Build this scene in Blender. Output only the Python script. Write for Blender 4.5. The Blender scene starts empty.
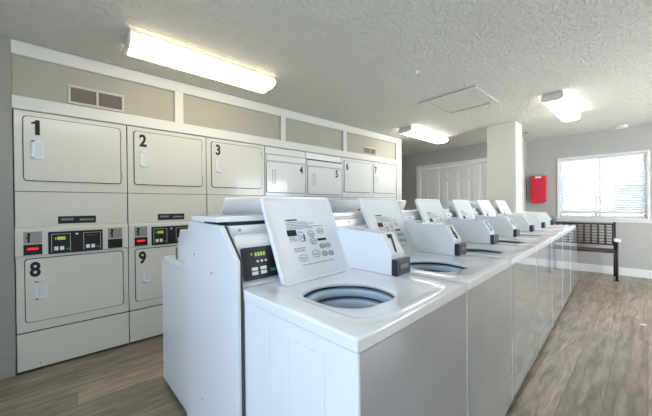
import bpy, bmesh, math, random
from mathutils import Vector, Matrix
random.seed(7)
SC = bpy.context.scene
COL = SC.collection
PI = math.pi

# ------------------------------------------------------------------ materials
def new_mat(name):
    m = bpy.data.materials.new(name); m.use_nodes = True
    nt = m.node_tree
    return m, nt, nt.nodes['Principled BSDF']

def paint(name, col, rough=0.4, spec=0.5, coat=0.0, metal=0.0, bump=0.0, bscale=60, var=0.0, vscale=4):
    m, nt, b = new_mat(name)
    b.inputs['Base Color'].default_value = (*col, 1)
    b.inputs['Roughness'].default_value = rough
    b.inputs['Specular IOR Level'].default_value = spec
    b.inputs['Coat Weight'].default_value = coat
    b.inputs['Coat Roughness'].default_value = 0.06
    b.inputs['Metallic'].default_value = metal
    tc = nt.nodes.new('ShaderNodeTexCoord')
    if var > 0:
        n = nt.nodes.new('ShaderNodeTexNoise'); n.inputs['Scale'].default_value = vscale; n.inputs['Detail'].default_value = 5
        r = nt.nodes.new('ShaderNodeValToRGB')
        r.color_ramp.elements[0].position = 0.3; r.color_ramp.elements[1].position = 0.7
        r.color_ramp.elements[0].color = (*[c * (1 - var) for c in col], 1)
        r.color_ramp.elements[1].color = (*[min(1, c * (1 + var)) for c in col], 1)
        nt.links.new(tc.outputs['Object'], n.inputs['Vector'])
        nt.links.new(n.outputs['Fac'], r.inputs['Fac']); nt.links.new(r.outputs['Color'], b.inputs['Base Color'])
    if bump > 0:
        n = nt.nodes.new('ShaderNodeTexNoise'); n.inputs['Scale'].default_value = bscale; n.inputs['Detail'].default_value = 4
        bp = nt.nodes.new('ShaderNodeBump'); bp.inputs['Strength'].default_value = bump; bp.inputs['Distance'].default_value = 0.01
        nt.links.new(tc.outputs['Object'], n.inputs['Vector'])
        nt.links.new(n.outputs['Fac'], bp.inputs['Height']); nt.links.new(bp.outputs['Normal'], b.inputs['Normal'])
    return m

def emit(name, col, strength):
    m, nt, b = new_mat(name)
    b.inputs['Base Color'].default_value = (*col, 1)
    b.inputs['Emission Color'].default_value = (*col, 1)
    b.inputs['Emission Strength'].default_value = strength
    return m

M = {}
M['wash'] = paint('washer_enamel', (0.89, 0.905, 0.93), 0.2, 0.5, coat=0.5, var=0.02, vscale=3)
M['front'] = paint('washer_front_enamel', (0.41, 0.425, 0.455), 0.08, 0.7, coat=1.0, var=0.03, vscale=2)  # washer enamel darkened to grey, standing in for shade on the fronts
M['dryer'] = paint('dryer_enamel', (0.77, 0.745, 0.655), 0.24, 0.5, coat=0.3, var=0.015, vscale=3)
M['dryer2'] = paint('newer_dryer_enamel', (0.84, 0.84, 0.82), 0.2, 0.5, coat=0.4)
M['plastic'] = paint('white_plastic', (0.86, 0.87, 0.88), 0.35)
M['scoop'] = paint('handle_recess_plastic', (0.74, 0.74, 0.73), 0.4)
M['black'] = paint('black_plastic', (0.012, 0.012, 0.014), 0.35)
M['gap'] = paint('dark_gap', (0.05, 0.048, 0.045), 0.8)
M['grime'] = paint('door_seam_rubber', (0.07, 0.068, 0.06), 0.7)  # dark colour for seams, narrow gaps and edge strips
M['decal'] = paint('black_vinyl_decal', (0.01, 0.01, 0.012), 0.5)
M['ink'] = paint('grey_print', (0.16, 0.17, 0.2), 0.6)
M['navy'] = paint('navy_meter', (0.012, 0.02, 0.045), 0.3, coat=0.4)
M['metal'] = paint('brushed_metal', (0.45, 0.45, 0.44), 0.4, metal=0.7)
M['key'] = paint('grey_slot_plate', (0.33, 0.33, 0.32), 0.45, metal=0.3)
M['tub'] = paint('tub_enamel', (0.62, 0.76, 0.88), 0.25, coat=0.4)
M['tubdark'] = paint('tub_shadow_gasket', (0.04, 0.07, 0.12), 0.6)  # dark colour painting the shade in the gaps between tub rings
M['trim'] = paint('white_trim_paint', (0.80, 0.79, 0.73), 0.45, bump=0.05, bscale=30)
M['trimw'] = paint('window_trim_paint', (0.84, 0.84, 0.82), 0.4)
M['beige'] = paint('beige_panel', (0.45, 0.425, 0.345), 0.6, bump=0.06, bscale=90)
M['greywall'] = paint('grey_wall_paint', (0.50, 0.485, 0.46), 0.7, bump=0.12, bscale=70)
M['leftwall'] = paint('pale_wall_paint', (0.36, 0.35, 0.315), 0.65, bump=0.12, bscale=70)  # wall tone lowered to stand in for shadow at the left edge
M['column'] = paint('cream_column_paint', (0.72, 0.71, 0.64), 0.55, bump=0.1, bscale=60)
M['closet'] = paint('closet_door_paint', (0.86, 0.86, 0.84), 0.4)
M['vent'] = paint('tan_vent_metal', (0.30, 0.25, 0.20), 0.5)
M['ventframe'] = paint('vent_frame', (0.62, 0.60, 0.53), 0.5)
M['iron'] = paint('black_bench_iron', (0.02, 0.017, 0.018), 0.45)
M['bwood'] = paint('dark_bench_slat', (0.09, 0.055, 0.05), 0.5)
M['red'] = paint('red_cover_vinyl', (0.75, 0.015, 0.05), 0.35, coat=0.3, bump=0.4, bscale=18, var=0.15, vscale=14)
M['blind'] = paint('blind_slat', (0.85, 0.85, 0.86), 0.5)
def blind_mat():
    m, nt, b = new_mat('translucent_blind_slat')
    b.inputs['Base Color'].default_value = (0.86, 0.87, 0.88, 1); b.inputs['Roughness'].default_value = 0.5
    tr = nt.nodes.new('ShaderNodeBsdfTranslucent'); tr.inputs['Color'].default_value = (0.85, 0.87, 0.9, 1)
    mx = nt.nodes.new('ShaderNodeMixShader'); mx.inputs[0].default_value = 0.15
    nt.links.new(b.outputs[0], mx.inputs[1]); nt.links.new(tr.outputs[0], mx.inputs[2]); nt.links.new(mx.outputs[0], nt.nodes['Material Output'].inputs['Surface'])
    return m
M['blind'] = blind_mat()
M['fixture'] = paint('fixture_metal', (0.75, 0.74, 0.70), 0.5)
M['diff1'] = emit('diffuser_lit_warm', (1.0, 0.88, 0.62), 1.75)
M['diff2'] = emit('diffuser_lit', (1.0, 0.97, 0.88), 2.2)
M['diff4'] = emit('diffuser_lit_neutral', (0.95, 0.98, 1.0), 2.6)
M['diff3'] = emit('diffuser_lit_bright', (1.0, 0.97, 0.88), 3.4)
M['led_g'] = emit('green_led', (0.32, 0.50, 0.08), 0.16)
M['led_r'] = emit('red_led', (1.0, 0.03, 0.05), 0.4)
M['dullred'] = paint('unlit_red_segment', (0.30, 0.03, 0.03), 0.4)
M['green'] = paint('green_button', (0.02, 0.25, 0.15), 0.4)
M['ext_g'] = paint('exterior_concrete', (0.62, 0.62, 0.6), 0.9, bump=0.1, bscale=8)
M['ext_b'] = paint('exterior_siding', (0.50, 0.53, 0.62), 0.8)
M['ext_t'] = paint('exterior_trim', (0.7, 0.7, 0.7), 0.7)
M['ext_w'] = paint('exterior_window_glass', (0.05, 0.06, 0.09), 0.2)

def ceiling_mat():
    m, nt, b = new_mat('knockdown_ceiling')
    b.inputs['Base Color'].default_value = (0.78, 0.765, 0.69, 1); b.inputs['Roughness'].default_value = 0.75
    tc = nt.nodes.new('ShaderNodeTexCoord')
    mp = nt.nodes.new('ShaderNodeMapping'); mp.inputs['Scale'].default_value = (1, 1.5, 1)
    n1 = nt.nodes.new('ShaderNodeTexNoise'); n1.inputs['Scale'].default_value = 24; n1.inputs['Detail'].default_value = 7; n1.inputs['Distortion'].default_value = 0.7
    r = nt.nodes.new('ShaderNodeValToRGB'); r.color_ramp.elements[0].position = 0.44; r.color_ramp.elements[1].position = 0.60
    n2 = nt.nodes.new('ShaderNodeTexNoise'); n2.inputs['Scale'].default_value = 110; n2.inputs['Detail'].default_value = 3
    ad = nt.nodes.new('ShaderNodeMath'); ad.operation = 'MULTIPLY_ADD'; ad.inputs[1].default_value = 0.35
    bp = nt.nodes.new('ShaderNodeBump'); bp.inputs['Strength'].default_value = 0.8; bp.inputs['Distance'].default_value = 0.015
    L = nt.links.new
    L(tc.outputs['Object'], mp.inputs['Vector']); L(mp.outputs['Vector'], n1.inputs['Vector']); L(mp.outputs['Vector'], n2.inputs['Vector'])
    L(n1.outputs['Fac'], r.inputs['Fac']); L(n2.outputs['Fac'], ad.inputs[0]); L(r.outputs['Color'], ad.inputs[2])
    L(ad.outputs[0], bp.inputs['Height']); L(bp.outputs['Normal'], b.inputs['Normal'])
    return m
M['ceiling'] = ceiling_mat()

def floor_mat():
    m, nt, b = new_mat('vinyl_plank_floor')
    L = nt.links.new
    tc = nt.nodes.new('ShaderNodeTexCoord')
    br = nt.nodes.new('ShaderNodeTexBrick')
    br.inputs['Scale'].default_value = 1; br.inputs['Brick Width'].default_value = 1.22; br.inputs['Row Height'].default_value = 0.18
    br.inputs['Mortar Size'].default_value = 0.0015; br.offset = 0.37
    br.inputs['Color1'].default_value = (0.25, 0.205, 0.14, 1); br.inputs['Color2'].default_value = (0.42, 0.355, 0.25, 1)
    br.inputs['Mortar'].default_value = (0.12, 0.10, 0.075, 1)
    L(tc.outputs['Object'], br.inputs['Vector'])
    mp = nt.nodes.new('ShaderNodeMapping'); mp.inputs['Scale'].default_value = (1.3, 11, 1)
    n = nt.nodes.new('ShaderNodeTexNoise'); n.inputs['Scale'].default_value = 2.2; n.inputs['Detail'].default_value = 8; n.inputs['Roughness'].default_value = 0.65; n.inputs['Distortion'].default_value = 0.8
    L(tc.outputs['Object'], mp.inputs['Vector']); L(mp.outputs['Vector'], n.inputs['Vector'])
    r = nt.nodes.new('ShaderNodeValToRGB')
    r.color_ramp.elements[0].position = 0.32; r.color_ramp.elements[0].color = (0.46, 0.44, 0.42, 1)
    r.color_ramp.elements[1].position = 0.68; r.color_ramp.elements[1].color = (1.4, 1.38, 1.33, 1)
    L(n.outputs['Fac'], r.inputs['Fac'])
    mx = nt.nodes.new('ShaderNodeMix'); mx.data_type = 'RGBA'; mx.blend_type = 'MULTIPLY'; mx.inputs[0].default_value = 1.0
    L(br.outputs['Color'], mx.inputs[6]); L(r.outputs['Color'], mx.inputs[7]); L(mx.outputs[2], b.inputs['Base Color'])
    n2 = nt.nodes.new('ShaderNodeTexNoise'); n2.inputs['Scale'].default_value = 3.0; n2.inputs['Detail'].default_value = 6
    L(tc.outputs['Object'], n2.inputs['Vector'])
    mr = nt.nodes.new('ShaderNodeMapRange'); mr.inputs['To Min'].default_value = 0.24; mr.inputs['To Max'].default_value = 0.42
    L(n2.outputs['Fac'], mr.inputs['Value']); L(mr.outputs[0], b.inputs['Roughness'])
    b.inputs['Specular IOR Level'].default_value = 0.9
    bp = nt.nodes.new('ShaderNodeBump'); bp.inputs['Strength'].default_value = 0.08; bp.inputs['Distance'].default_value = 0.005
    L(n.outputs['Fac'], bp.inputs['Height']); L(bp.outputs['Normal'], b.inputs['Normal'])
    return m
M['floor'] = floor_mat()

# ------------------------------------------------------------------ mesh helpers
def bx(bm, x0, x1, y0, y1, z0, z1, bevel=0.0, seg=2):
    t = bmesh.new()
    vs = [t.verts.new((x, y, z)) for x in (x0, x1) for y in (y0, y1) for z in (z0, z1)]
    for f in ((0,1,3,2),(4,6,7,5),(0,4,5,1),(2,3,7,6),(0,2,6,4),(1,5,7,3)):
        t.faces.new([vs[i] for i in f])
    if bevel > 0:
        bmesh.ops.bevel(t, geom=t.edges[:], offset=bevel, segments=seg, profile=0.5, affect='EDGES')
    merge(bm, t)

def merge(bm, t, mat=None):
    if mat is not None: bmesh.ops.transform(t, matrix=mat, verts=t.verts)
    mp = {}
    for v in t.verts: mp[v] = bm.verts.new(v.co)
    for f in t.faces:
        nf = bm.faces.new([mp[v] for v in f.verts]); nf.smooth = f.smooth
    t.free()

def rr(x0, x1, z0, z1, r, n=5):
    pts = []
    for cx, cz, a0 in ((x1-r, z1-r, 0), (x0+r, z1-r, 90), (x0+r, z0+r, 180), (x1-r, z0+r, 270)):
        for i in range(n+1):
            a = math.radians(a0 + 90*i/n); pts.append((cx + r*math.cos(a), cz + r*math.sin(a)))
    return pts

def prism(bm, pts, d0, d1, axis='y', bevel=0.0, seg=2):
    """extrude a closed 2D outline between d0 and d1 along an axis"""
    t = bmesh.new()
    def P(p, d):
        if axis == 'y': return (p[0], d, p[1])
        if axis == 'x': return (d, p[0], p[1])
        return (p[0], p[1], d)
    a = [t.verts.new(P(p, d0)) for p in pts]; b = [t.verts.new(P(p, d1)) for p in pts]
    n = len(pts)
    fa = t.faces.new(a); fb = t.faces.new(list(reversed(b)))
    for i in range(n): t.faces.new((a[i], b[i], b[(i+1) % n], a[(i+1) % n]))
    if bevel > 0:
        es = [e for e in t.edges if e in fa.edges or e in fb.edges]
        bmesh.ops.bevel(t, geom=es, offset=bevel, segments=seg, profile=0.5, affect='EDGES')
    bmesh.ops.recalc_face_normals(t, faces=t.faces)
    merge(bm, t)

def tube(bm, p0, p1, r, n=12, r1=None):
    p0 = Vector(p0); p1 = Vector(p1); d = p1 - p0; L = d.length
    t = bmesh.new()
    bmesh.ops.create_cone(t, cap_ends=True, segments=n, radius1=r, radius2=r if r1 is None else r1, depth=L)
    q = d.to_track_quat('Z', 'Y').to_matrix().to_4x4()
    for f in t.faces: f.smooth = len(f.verts) == 4
    merge(bm, t, Matrix.Translation((p0 + p1) / 2) @ q)

def obj(name, bm, mat, parent=None, loc=None, smooth=False):
    bmesh.ops.recalc_face_normals(bm, faces=bm.faces)
    me = bpy.data.meshes.new(name); bm.to_mesh(me); bm.free()
    if smooth:
        for p in me.polygons: p.use_smooth = True
    me.materials.append(mat)
    o = bpy.data.objects.new(name, me); COL.objects.link(o)
    if parent is not None: o.parent = parent
    if loc: o.location = loc
    return o

def box_obj(name, dims, mat, parent=None, bevel=0.0, seg=2):
    bm = bmesh.new(); bx(bm, *dims, bevel=bevel, seg=seg); return obj(name, bm, mat, parent)

def thing(name, label, cat, loc=(0,0,0), rz=0, group=None):
    o = bpy.data.objects.new(name, None); COL.objects.link(o)
    o.empty_display_size = 0.1
    o.location = loc; o.rotation_euler = (0, 0, rz)
    tag(o, label, cat, group); return o

def tag(o, label, cat, group=None):
    o['label'] = label; o['category'] = cat
    if group: o['group'] = group
    return o

def struct(name, bm, mat, parent=None):
    o = obj(name, bm, mat, parent)
    if parent is None: o['kind'] = 'structure'
    return o

def dup(root, loc, rz, label, group):
    def cp(o, par):
        c = o.copy(); COL.objects.link(c)
        if par is not None: c.parent = par
        for ch in [k for k in allobj if k.parent == o]: cp(ch, c)
        return c
    allobj = list(COL.objects)
    r = cp(root, None); r.location = loc; r.rotation_euler = (0, 0, rz)
    r['label'] = label; r['group'] = group
    return r

_fc = {}
def glyph_bm(s, size, sx=0.85, bold=0.02, ext=0.0006):
    """a string as a flat thin mesh in the XY plane, centred"""
    k = (s, size, sx, bold)
    cu = bpy.data.curves.new('glyph', 'FONT'); cu.body = s; cu.size = size; cu.extrude = ext; cu.offset = bold * size
    cu.align_x = 'CENTER'; cu.align_y = 'CENTER'; cu.resolution_u = 4
    o = bpy.data.objects.new('glyph', cu); COL.objects.link(o)
    bpy.context.view_layer.update()
    me = bpy.data.meshes.new_from_object(o.evaluated_get(bpy.context.evaluated_depsgraph_get()))
    bpy.data.objects.remove(o); bpy.data.curves.remove(cu)
    t = bmesh.new(); t.from_mesh(me); bpy.data.meshes.remove(me)
    xs = [v.co.x for v in t.verts]; ys = [v.co.y for v in t.verts]
    cx = (min(xs)+max(xs))/2; cy = (min(ys)+max(ys))/2
    for v in t.verts: v.co.x = (v.co.x-cx)*sx; v.co.y -= cy
    return t

def one_bm(h):
    t = bmesh.new(); w = h*0.24
    prism(t, [(w*0.75, -h/2), (w*0.75, h/2), (w*0.0, h/2), (-w*0.35, h*0.38), (-w*0.95, h*0.31), (-w*0.95, h*0.19), (-w*0.2, h*0.24), (-w*0.2, -h/2)], -0.0006, 0.0006, 'z')
    return t
def glyph(name, s, size, mat, parent, M4, sx=0.85, bold=0.02):
    bm = bmesh.new(); merge(bm, one_bm(size*0.76) if s == '1' else glyph_bm(s, size, sx, bold), M4)
    return obj(name, bm, mat, parent)

# faces: text in XY plane -> wall facing -Y (x right, z up)
FACE_Y = Matrix.Rotation(PI/2, 4, 'X')

# ------------------------------------------------------------------ the room (metres); camera stands at x=0 y=0
H = 2.455; YD = 3.057; XL = -1.6; XD = -0.3335; XB = 6.2; YR = -2.3; XJ = 6.95
RHO = math.radians(3.9)
def farp(y, d=0.0, z=0.0):   # point on the far wall, y measured along it, d into the room
    ox, oy = 6.866 + math.sin(RHO)*0.5, 0.5 - math.cos(RHO)*0.5
    return Vector((ox - math.sin(RHO)*y - math.cos(RHO)*d, oy + math.cos(RHO)*y - math.sin(RHO)*d, z))
FARM = Matrix(((-math.cos(RHO), -math.sin(RHO), 0, farp(0).x), (-math.sin(RHO), math.cos(RHO), 0, farp(0).y), (0,0,1,0), (0,0,0,1)))
# local frame of the far wall: x = distance into the room, y = along the wall to the left, z = up
def far_obj(name, bm, mat, parent=None, st=False):
    bmesh.ops.transform(bm, matrix=FARM, verts=bm.verts)
    return struct(name, bm, mat, parent) if st else obj(name, bm, mat, parent)

bm = bmesh.new(); bx(bm, XL-0.2, 7.5, YR-0.2, 5.3, -0.12, 0); struct('floor', bm, M['floor'])
bm = bmesh.new(); bx(bm, XL-0.2, 7.5, YR-0.2, 5.3, H, H+0.12); struct('ceiling', bm, M['ceiling'])
# laundry wall behind the dryers
bm = bmesh.new()
bx(bm, XD, 4.59, YD+0.015, YD+0.10, 1.95, H)
bx(bm, 4.432, 4.59, YD, YD+0.85, 0, H)
bx(bm, XD, 4.59, YD+0.75, YD+0.85, 0, H)
struct('wall_laundry', bm, M['beige'])
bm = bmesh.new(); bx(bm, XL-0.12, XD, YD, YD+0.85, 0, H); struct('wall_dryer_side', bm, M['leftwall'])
bm = bmesh.new()
bx(bm, XD, 4.594, YD-0.012, YD+0.014, 2.35, H-0.004, 0.003, 1)
bx(bm, XD, 4.43, YD-0.012, YD+0.014, 1.955, 2.05, 0.003, 1)
for a, b in ((0.744, 0.821), (1.955, 2.025), (3.06, 3.135)):
    bx(bm, a, b, YD-0.010, YD+0.014, 2.045, 2.355, 0.002, 1)
bx(bm, 4.4315, 4.594, YD-0.012, YD+0.0, 0, 2.349, 0.003, 1)
struct('trim_1', bm, M['trim'])
# left wall with an unseen glazed door, added for the bluish daylight
bm = bmesh.new()
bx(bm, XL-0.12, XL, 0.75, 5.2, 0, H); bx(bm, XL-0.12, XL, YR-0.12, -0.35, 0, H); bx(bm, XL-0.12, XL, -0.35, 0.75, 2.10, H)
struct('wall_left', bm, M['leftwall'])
bm = bmesh.new(); bx(bm, XL, XL+0.014, 0.8, YD, 0.0, 0.145, 0.004, 1); struct('baseboard_left', bm, M['trim'])
bm = bmesh.new(); bx(bm, XL+0.014, XD-0.001, YD-0.014, YD, 0.0, 0.14, 0.004, 1); struct('baseboard_back', bm, M['leftwall'])
bm = bmesh.new()
for y0, y1, z0, z1 in ((-0.35,-0.24,0.0,2.10),(0.64,0.75,0.0,2.10),(-0.24,0.64,0.0,0.22),(-0.24,0.64,1.99,2.10)):
    bx(bm, XL-0.08, XL-0.035, y0, y1, z0, z1)
struct('door_5', bm, M['trimw'])
# right wall, outside the picture, with a window added to light the far room
bm = bmesh.new()
bx(bm, XL-0.12, 3.7, YR-0.12, YR, 0, H); bx(bm, 5.7, 7.4, YR-0.12, YR, 0, H); bx(bm, 3.7, 5.7, YR-0.12, YR, 0, 0.12); bx(bm, 3.7, 5.7, YR-0.12, YR, 2.15, H)
struct('wall_right', bm, M['greywall'])
bm = bmesh.new()
for x0, x1, z0, z1 in ((3.7,3.76,0.12,2.15),(5.64,5.7,0.12,2.15),(3.76,5.64,0.12,0.2),(3.76,5.64,2.09,2.15),(4.67,4.73,0.2,2.09)):
    bx(bm, x0, x1, YR-0.08, YR-0.035, z0, z1)
struct('window_2', bm, M['trimw'])
# far wall with its window opening  (local: y along, opening -0.0..1.1, z 0.965..2.04)
WY0, WY1, WZ0, WZ1 = 0.0, 1.10, 0.965, 2.035
bm = bmesh.new()
bx(bm, -0.14, 0, WY1, 2.6, 0, H); bx(bm, -0.14, 0, -3.6, WY0, 0, H)
bx(bm, -0.14, 0, WY0, WY1, 0, WZ0); bx(bm, -0.14, 0, WY0, WY1, WZ1, H)
far_obj('wall_far', bm, M['greywall'], st=True)
bm = bmesh.new(); bx(bm, 0, 0.014, -2.8, 1.72, 0, 0.135, 0.004, 1); far_obj('baseboard_far', bm, M['trimw'], st=True)
# closet wall at x = 6.2 and its return to the far wall
bm = bmesh.new()
bx(bm, XB, XB+0.12, 1.545, 1.76, 0, H); bx(bm, XB, XB+0.12, 3.595, 5.2, 0, H); bx(bm, XB, XB+0.12, 1.76, 3.595, 2.065, H)
bx(bm, XB+0.12, 6.95, 1.60, 1.72, 0, H)
struct('wall_closet', bm, M['greywall'])
bm = bmesh.new(); bx(bm, XL-0.12, XB+0.12, 5.2, 5.3, 0, H); bx(bm, XB+0.12, 7.0, 5.2, 5.3, 0, H); struct('wall_back', bm, M['greywall'])
bm = bmesh.new(); bx(bm, XB-0.012, XB+0.02, 1.515, 1.56, 0, H-0.001, 0.004, 1); struct('trim_2', bm, M['trimw'])
bm = bmesh.new()
bx(bm, XB-0.018, XB+0.0, 3.595, 3.69, 0, 2.145, 0.004, 1); bx(bm, XB-0.018, XB+0.0, 1.665, 1.76, 0, 2.145, 0.004, 1)
bx(bm, XB-0.018, XB+0.0, 1.76, 3.595, 2.065, 2.145, 0.004, 1)
struct('trim_3', bm, M['closet'])
def leaf_bm(y0, y1):
    b = bmesh.new(); bx(b, XB+0.02, XB+0.05, y0+0.003, y1-0.003, 0.01, 2.06, 0.003, 1)
    w = (y1-y0)
    for k in range(2):
        a = y0 + 0.05 + k*(w/2-0.012); c = a + w/2 - 0.085
        for z0, z1 in ((1.80, 1.97), (1.02, 1.72), (0.15, 0.92)):
            bx(b, XB+0.012, XB+0.021, a, c, z0, z1, 0.008, 2)
    return b
dw = (3.59-1.765)/4
for k in range(4):
    y1 = 3.59 - k*dw
    o = obj('door_%d' % (k+1), leaf_bm(y1-dw, y1), M['closet']); o['kind'] = 'structure'
    if k in (1, 2):
        b = bmesh.new(); yy = (y1-dw+0.05) if k == 1 else (y1-0.05)
        tube(b, (XB+0.02, yy, 1.0), (XB-0.005, yy, 1.0), 0.008); tube(b, (XB-0.022, yy, 1.0), (XB-0.003, yy, 1.0), 0.018, 16)
        obj('door_knob', b, M['metal'], o)
# column
bm = bmesh.new(); bx(bm, 4.93, 5.25, 1.295, 1.69, 0, H, 0.006, 2)
struct('column', bm, M['column'])

# ------------------------------------------------------------------ window in the far wall, sill, blinds
wf = bmesh.new()
for y0, y1, z0, z1 in ((WY0, WY0+0.035, WZ0, WZ1), (WY1-0.035, WY1, WZ0, WZ1), (WY0, WY1, WZ0, WZ0+0.04), (WY0, WY1, WZ1-0.035, WZ1), (0.53, 0.57, WZ0, WZ1)):
    bx(wf, -0.11, -0.07, y0, y1, z0, z1)
win = far_obj('window_1', wf, M['trimw'], st=True)
def glass_mat():
    m, nt, b = new_mat('window_glass')
    b.inputs['Transmission Weight'].default_value = 1.0; b.inputs['Roughness'].default_value = 0.0; b.inputs['IOR'].default_value = 1.01
    return m
M['glass'] = glass_mat()
for y0, y1 in ((0.035, 0.53), (0.57, 1.065)):
    b = bmesh.new(); bx(b, -0.092, -0.088, y0, y1, WZ0+0.04, WZ1-0.035); far_obj('pane', b, M['glass'], win)
b = bmesh.new()
bx(b, 0, 0.03, WY0-0.035, WY1+0.035, WZ0-0.03-0.045, WZ0-0.03, 0.003, 1)
bx(b, -0.07, 0.055, WY0-0.035, WY1+0.055, WZ0-0.03, WZ0-0.002, 0.004, 2)
far_obj('window_sill', b, M['trimw'], win)
b = bmesh.new()
for y0, y1, z0, z1 in ((WY0-0.003, WY0+0.003, WZ0, WZ1), (WY1-0.003, WY1+0.003, WZ0, WZ1), (WY0, WY1, WZ1-0.003, WZ1+0.003)): bx(b, -0.07, 0.0, y0, y1, z0, z1)
far_obj('jamb_liner', b, M['trimw'], win)
b = bmesh.new()
for y0, y1, z0, z1 in ((WY0-0.03, WY0, WZ0, WZ1+0.03), (WY1, WY1+0.03, WZ0, WZ1+0.03), (WY0, WY1, WZ1, WZ1+0.03)):
    bx(b, 0, 0.015, y0, y1, z0, z1, 0.002, 1)
far_obj('window_casing', b, M['trimw'], win)
def blind(y0, y1, label):
    t = thing('window_blind', label, 'blind', tuple(farp((y0+y1)/2, -0.03, WZ0)), 0, 'white slatted blinds in the far window')
    t_inv = Matrix.Translation(-Vector(t.location))
    def add(nm, b):
        bmesh.ops.transform(b, matrix=t_inv @ FARM, verts=b.verts); return obj(nm, b, M['blind'], t)
    b = bmesh.new(); bx(b, -0.06, -0.005, y0, y1, WZ1-0.045, WZ1-0.005, 0.003, 1); add('headrail', b)
    b = bmesh.new(); bx(b, -0.055, -0.012, y0, y1, WZ0+0.004, WZ0+0.028, 0.003, 1); add('bottom_rail', b)
    z = WZ1 - 0.07
    while z > WZ0 + 0.045:
        b = bmesh.new()
        s = bmesh.new(); bx(s, -0.022, 0.022, y0+0.002, y1-0.002, -0.0012, 0.0012)
        merge(b, s, Matrix.Translation((-0.034, 0, z)) @ Matrix.Rotation(math.radians(-46), 4, 'Y'))
        add('slat', b); z -= 0.040
    for y in (y0+0.08, y1-0.08):
        b = bmesh.new(); tube(b, (-0.011, y, WZ0+0.02), (-0.011, y, WZ1-0.04), 0.0012, 6); add('ladder_cord', b)
    b = bmesh.new(); tube(b, (-0.006, y0+0.03, WZ1-0.6), (-0.006, y0+0.03, WZ1-0.04), 0.003, 8); add('tilt_wand', b)
blind(0.004, 0.548, 'white horizontal slat blind in the right half of the far window')
blind(0.554, 1.096, 'white horizontal slat blind in the left half of the far window')

# outside the far window: pale ground, a house with windows, a fence
b = bmesh.new(); bx(b, 7.6, 40, -25, 25, -0.3, -0.05); tag(obj('concrete_yard', b, M['ext_g']), 'bright pale paved yard outside the far window', 'ground')['kind'] = 'structure'
hs = thing('apartment_building', 'blue grey building seen faintly through the far window blinds', 'building', (15.0, -1.0, -0.05))
box_obj('wall', (0, 5, -9, 9, 0, 2.35), M['ext_b'], hs)
box_obj('roof', (-0.4, 5.4, -9.4, 9.4, 2.36, 2.5), M['ext_t'], hs)
for k in range(6):
    y = -7.2 + k*2.6
    f = box_obj('window', (-0.05, -0.005, y, y+1.3, 0.9, 2.0), M['ext_t'], hs)
    box_obj('pane', (-0.06, -0.051, y+0.08, y+1.22, 0.98, 1.92), M['ext_w'], f)
fn = thing('yard_fence', 'dark slim railing outside the far window, before the building', 'fence', (11.5, -1.0, -0.05))
for z in (0.5, 1.0, 1.35):
    box_obj('rail', (-0.02, 0.02, -6, 5, z, z+0.05), M['iron'], fn)
for k in range(12):
    box_obj('post', (-0.025, 0.025, -6+k*1.0-0.03, -6+k*1.0+0.03, 0, 1.5), M['iron'], fn)

# ------------------------------------------------------------------ wall vents
def wall_vent(x0, x1, z0, z1, label):
    t = thing('wall_vent', label, 'vent', ((x0+x1)/2, YD+0.015, z0), 0, 'air vents above the dryers')
    w = (x1-x0)/2; h = z1-z0
    b = bmesh.new()
    for a in ((-w, w, 0, 0.018), (-w, w, h-0.018, h)): bx(b, a[0], a[1], -0.012, 0, a[2], a[3], 0.002, 1)
    for a in ((-w, -w+0.018), (w-0.018, w), (-0.008, 0.008)): bx(b, a[0], a[1], -0.012, 0, 0.018, h-0.018, 0.002, 1)
    obj('frame', b, M['ventframe'], t)
    for s in (-1, 1):
        x_a = -w+0.018 if s < 0 else 0.008; x_b = -0.008 if s < 0 else w-0.018
        b = bmesh.new(); bx(b, x_a, x_b, -0.003, -0.001, 0.018, h-0.018)
        z = 0.024
        while z < h-0.026:
            q = bmesh.new(); bx(q, x_a, x_b, -0.004, 0.004, -0.0008, 0.0008); merge(b, q, Matrix.Translation((0, -0.007, z)) @ Matrix.Rotation(math.radians(35), 4, 'X'))
            z += 0.011
        obj('louvre', b, M['vent'], t)
wall_vent(-0.03, 0.34, 2.062, 2.212, 'brown twin louvre vent on the wall above dryer 1')
wall_vent(3.54, 3.86, 2.062, 2.185, 'brown twin louvre vent on the wall above dryer 6')

# ------------------------------------------------------------------ stacked dryers
DH = 1.952
def door_part(t, name, x0, x1, z0, z1, mat, num=None, numx=None, numz=None, handle=True, hx=None, hz=None, nsize=0.148, faint=False, y=0.0, hinge=True):
    b = bmesh.new(); prism(b, rr(x0-0.006, x1+0.006, z0-0.006, z1+0.006, 0.025), y-0.003, y+0.002); obj('door_gap', b, M['gap'], t)
    b = bmesh.new(); prism(b, rr(x0, x1, z0, z1, 0.02), y-0.012, y-0.001, bevel=0.004); d = obj(name, b, mat, t)
    if hinge:
        for zz in (z0+0.07, z1-0.07):
            b = bmesh.new(); bx(b, x1+0.003, x1+0.012, y-0.010, y-0.001, zz-0.03, zz+0.03, 0.002, 1); obj('hinge', b, M['metal'] if not faint else mat, d)
    if handle:
        cx, cz = hx, hz
        b = bmesh.new()
        # recessed pull: a plate frame around a dark-shaded scoop
        for a in ((cx-0.034, cx-0.012, cz-0.072, cz+0.072), (cx+0.022, cx+0.034, cz-0.072, cz+0.072), (cx-0.034, cx+0.034, cz+0.052, cz+0.072), (cx-0.034, cx+0.034, cz-0.072, cz-0.052)):
            bx(b, a[0], a[1], y-0.019, y-0.011, a[2], a[3], 0.004, 2)
        hd = obj('handle', b, M['plastic'], d)
        b = bmesh.new(); bx(b, cx-0.012, cx+0.022, y-0.0155, y-0.0125, cz-0.052, cz+0.052)
        obj('scoop', b, M['scoop'], hd)
    if num:
        glyph('number_decal', num, nsize, M['decal'], d, Matrix.Translation((numx, y-0.0128, numz)) @ FACE_Y, 0.78, 0.034)
    return d

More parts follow.
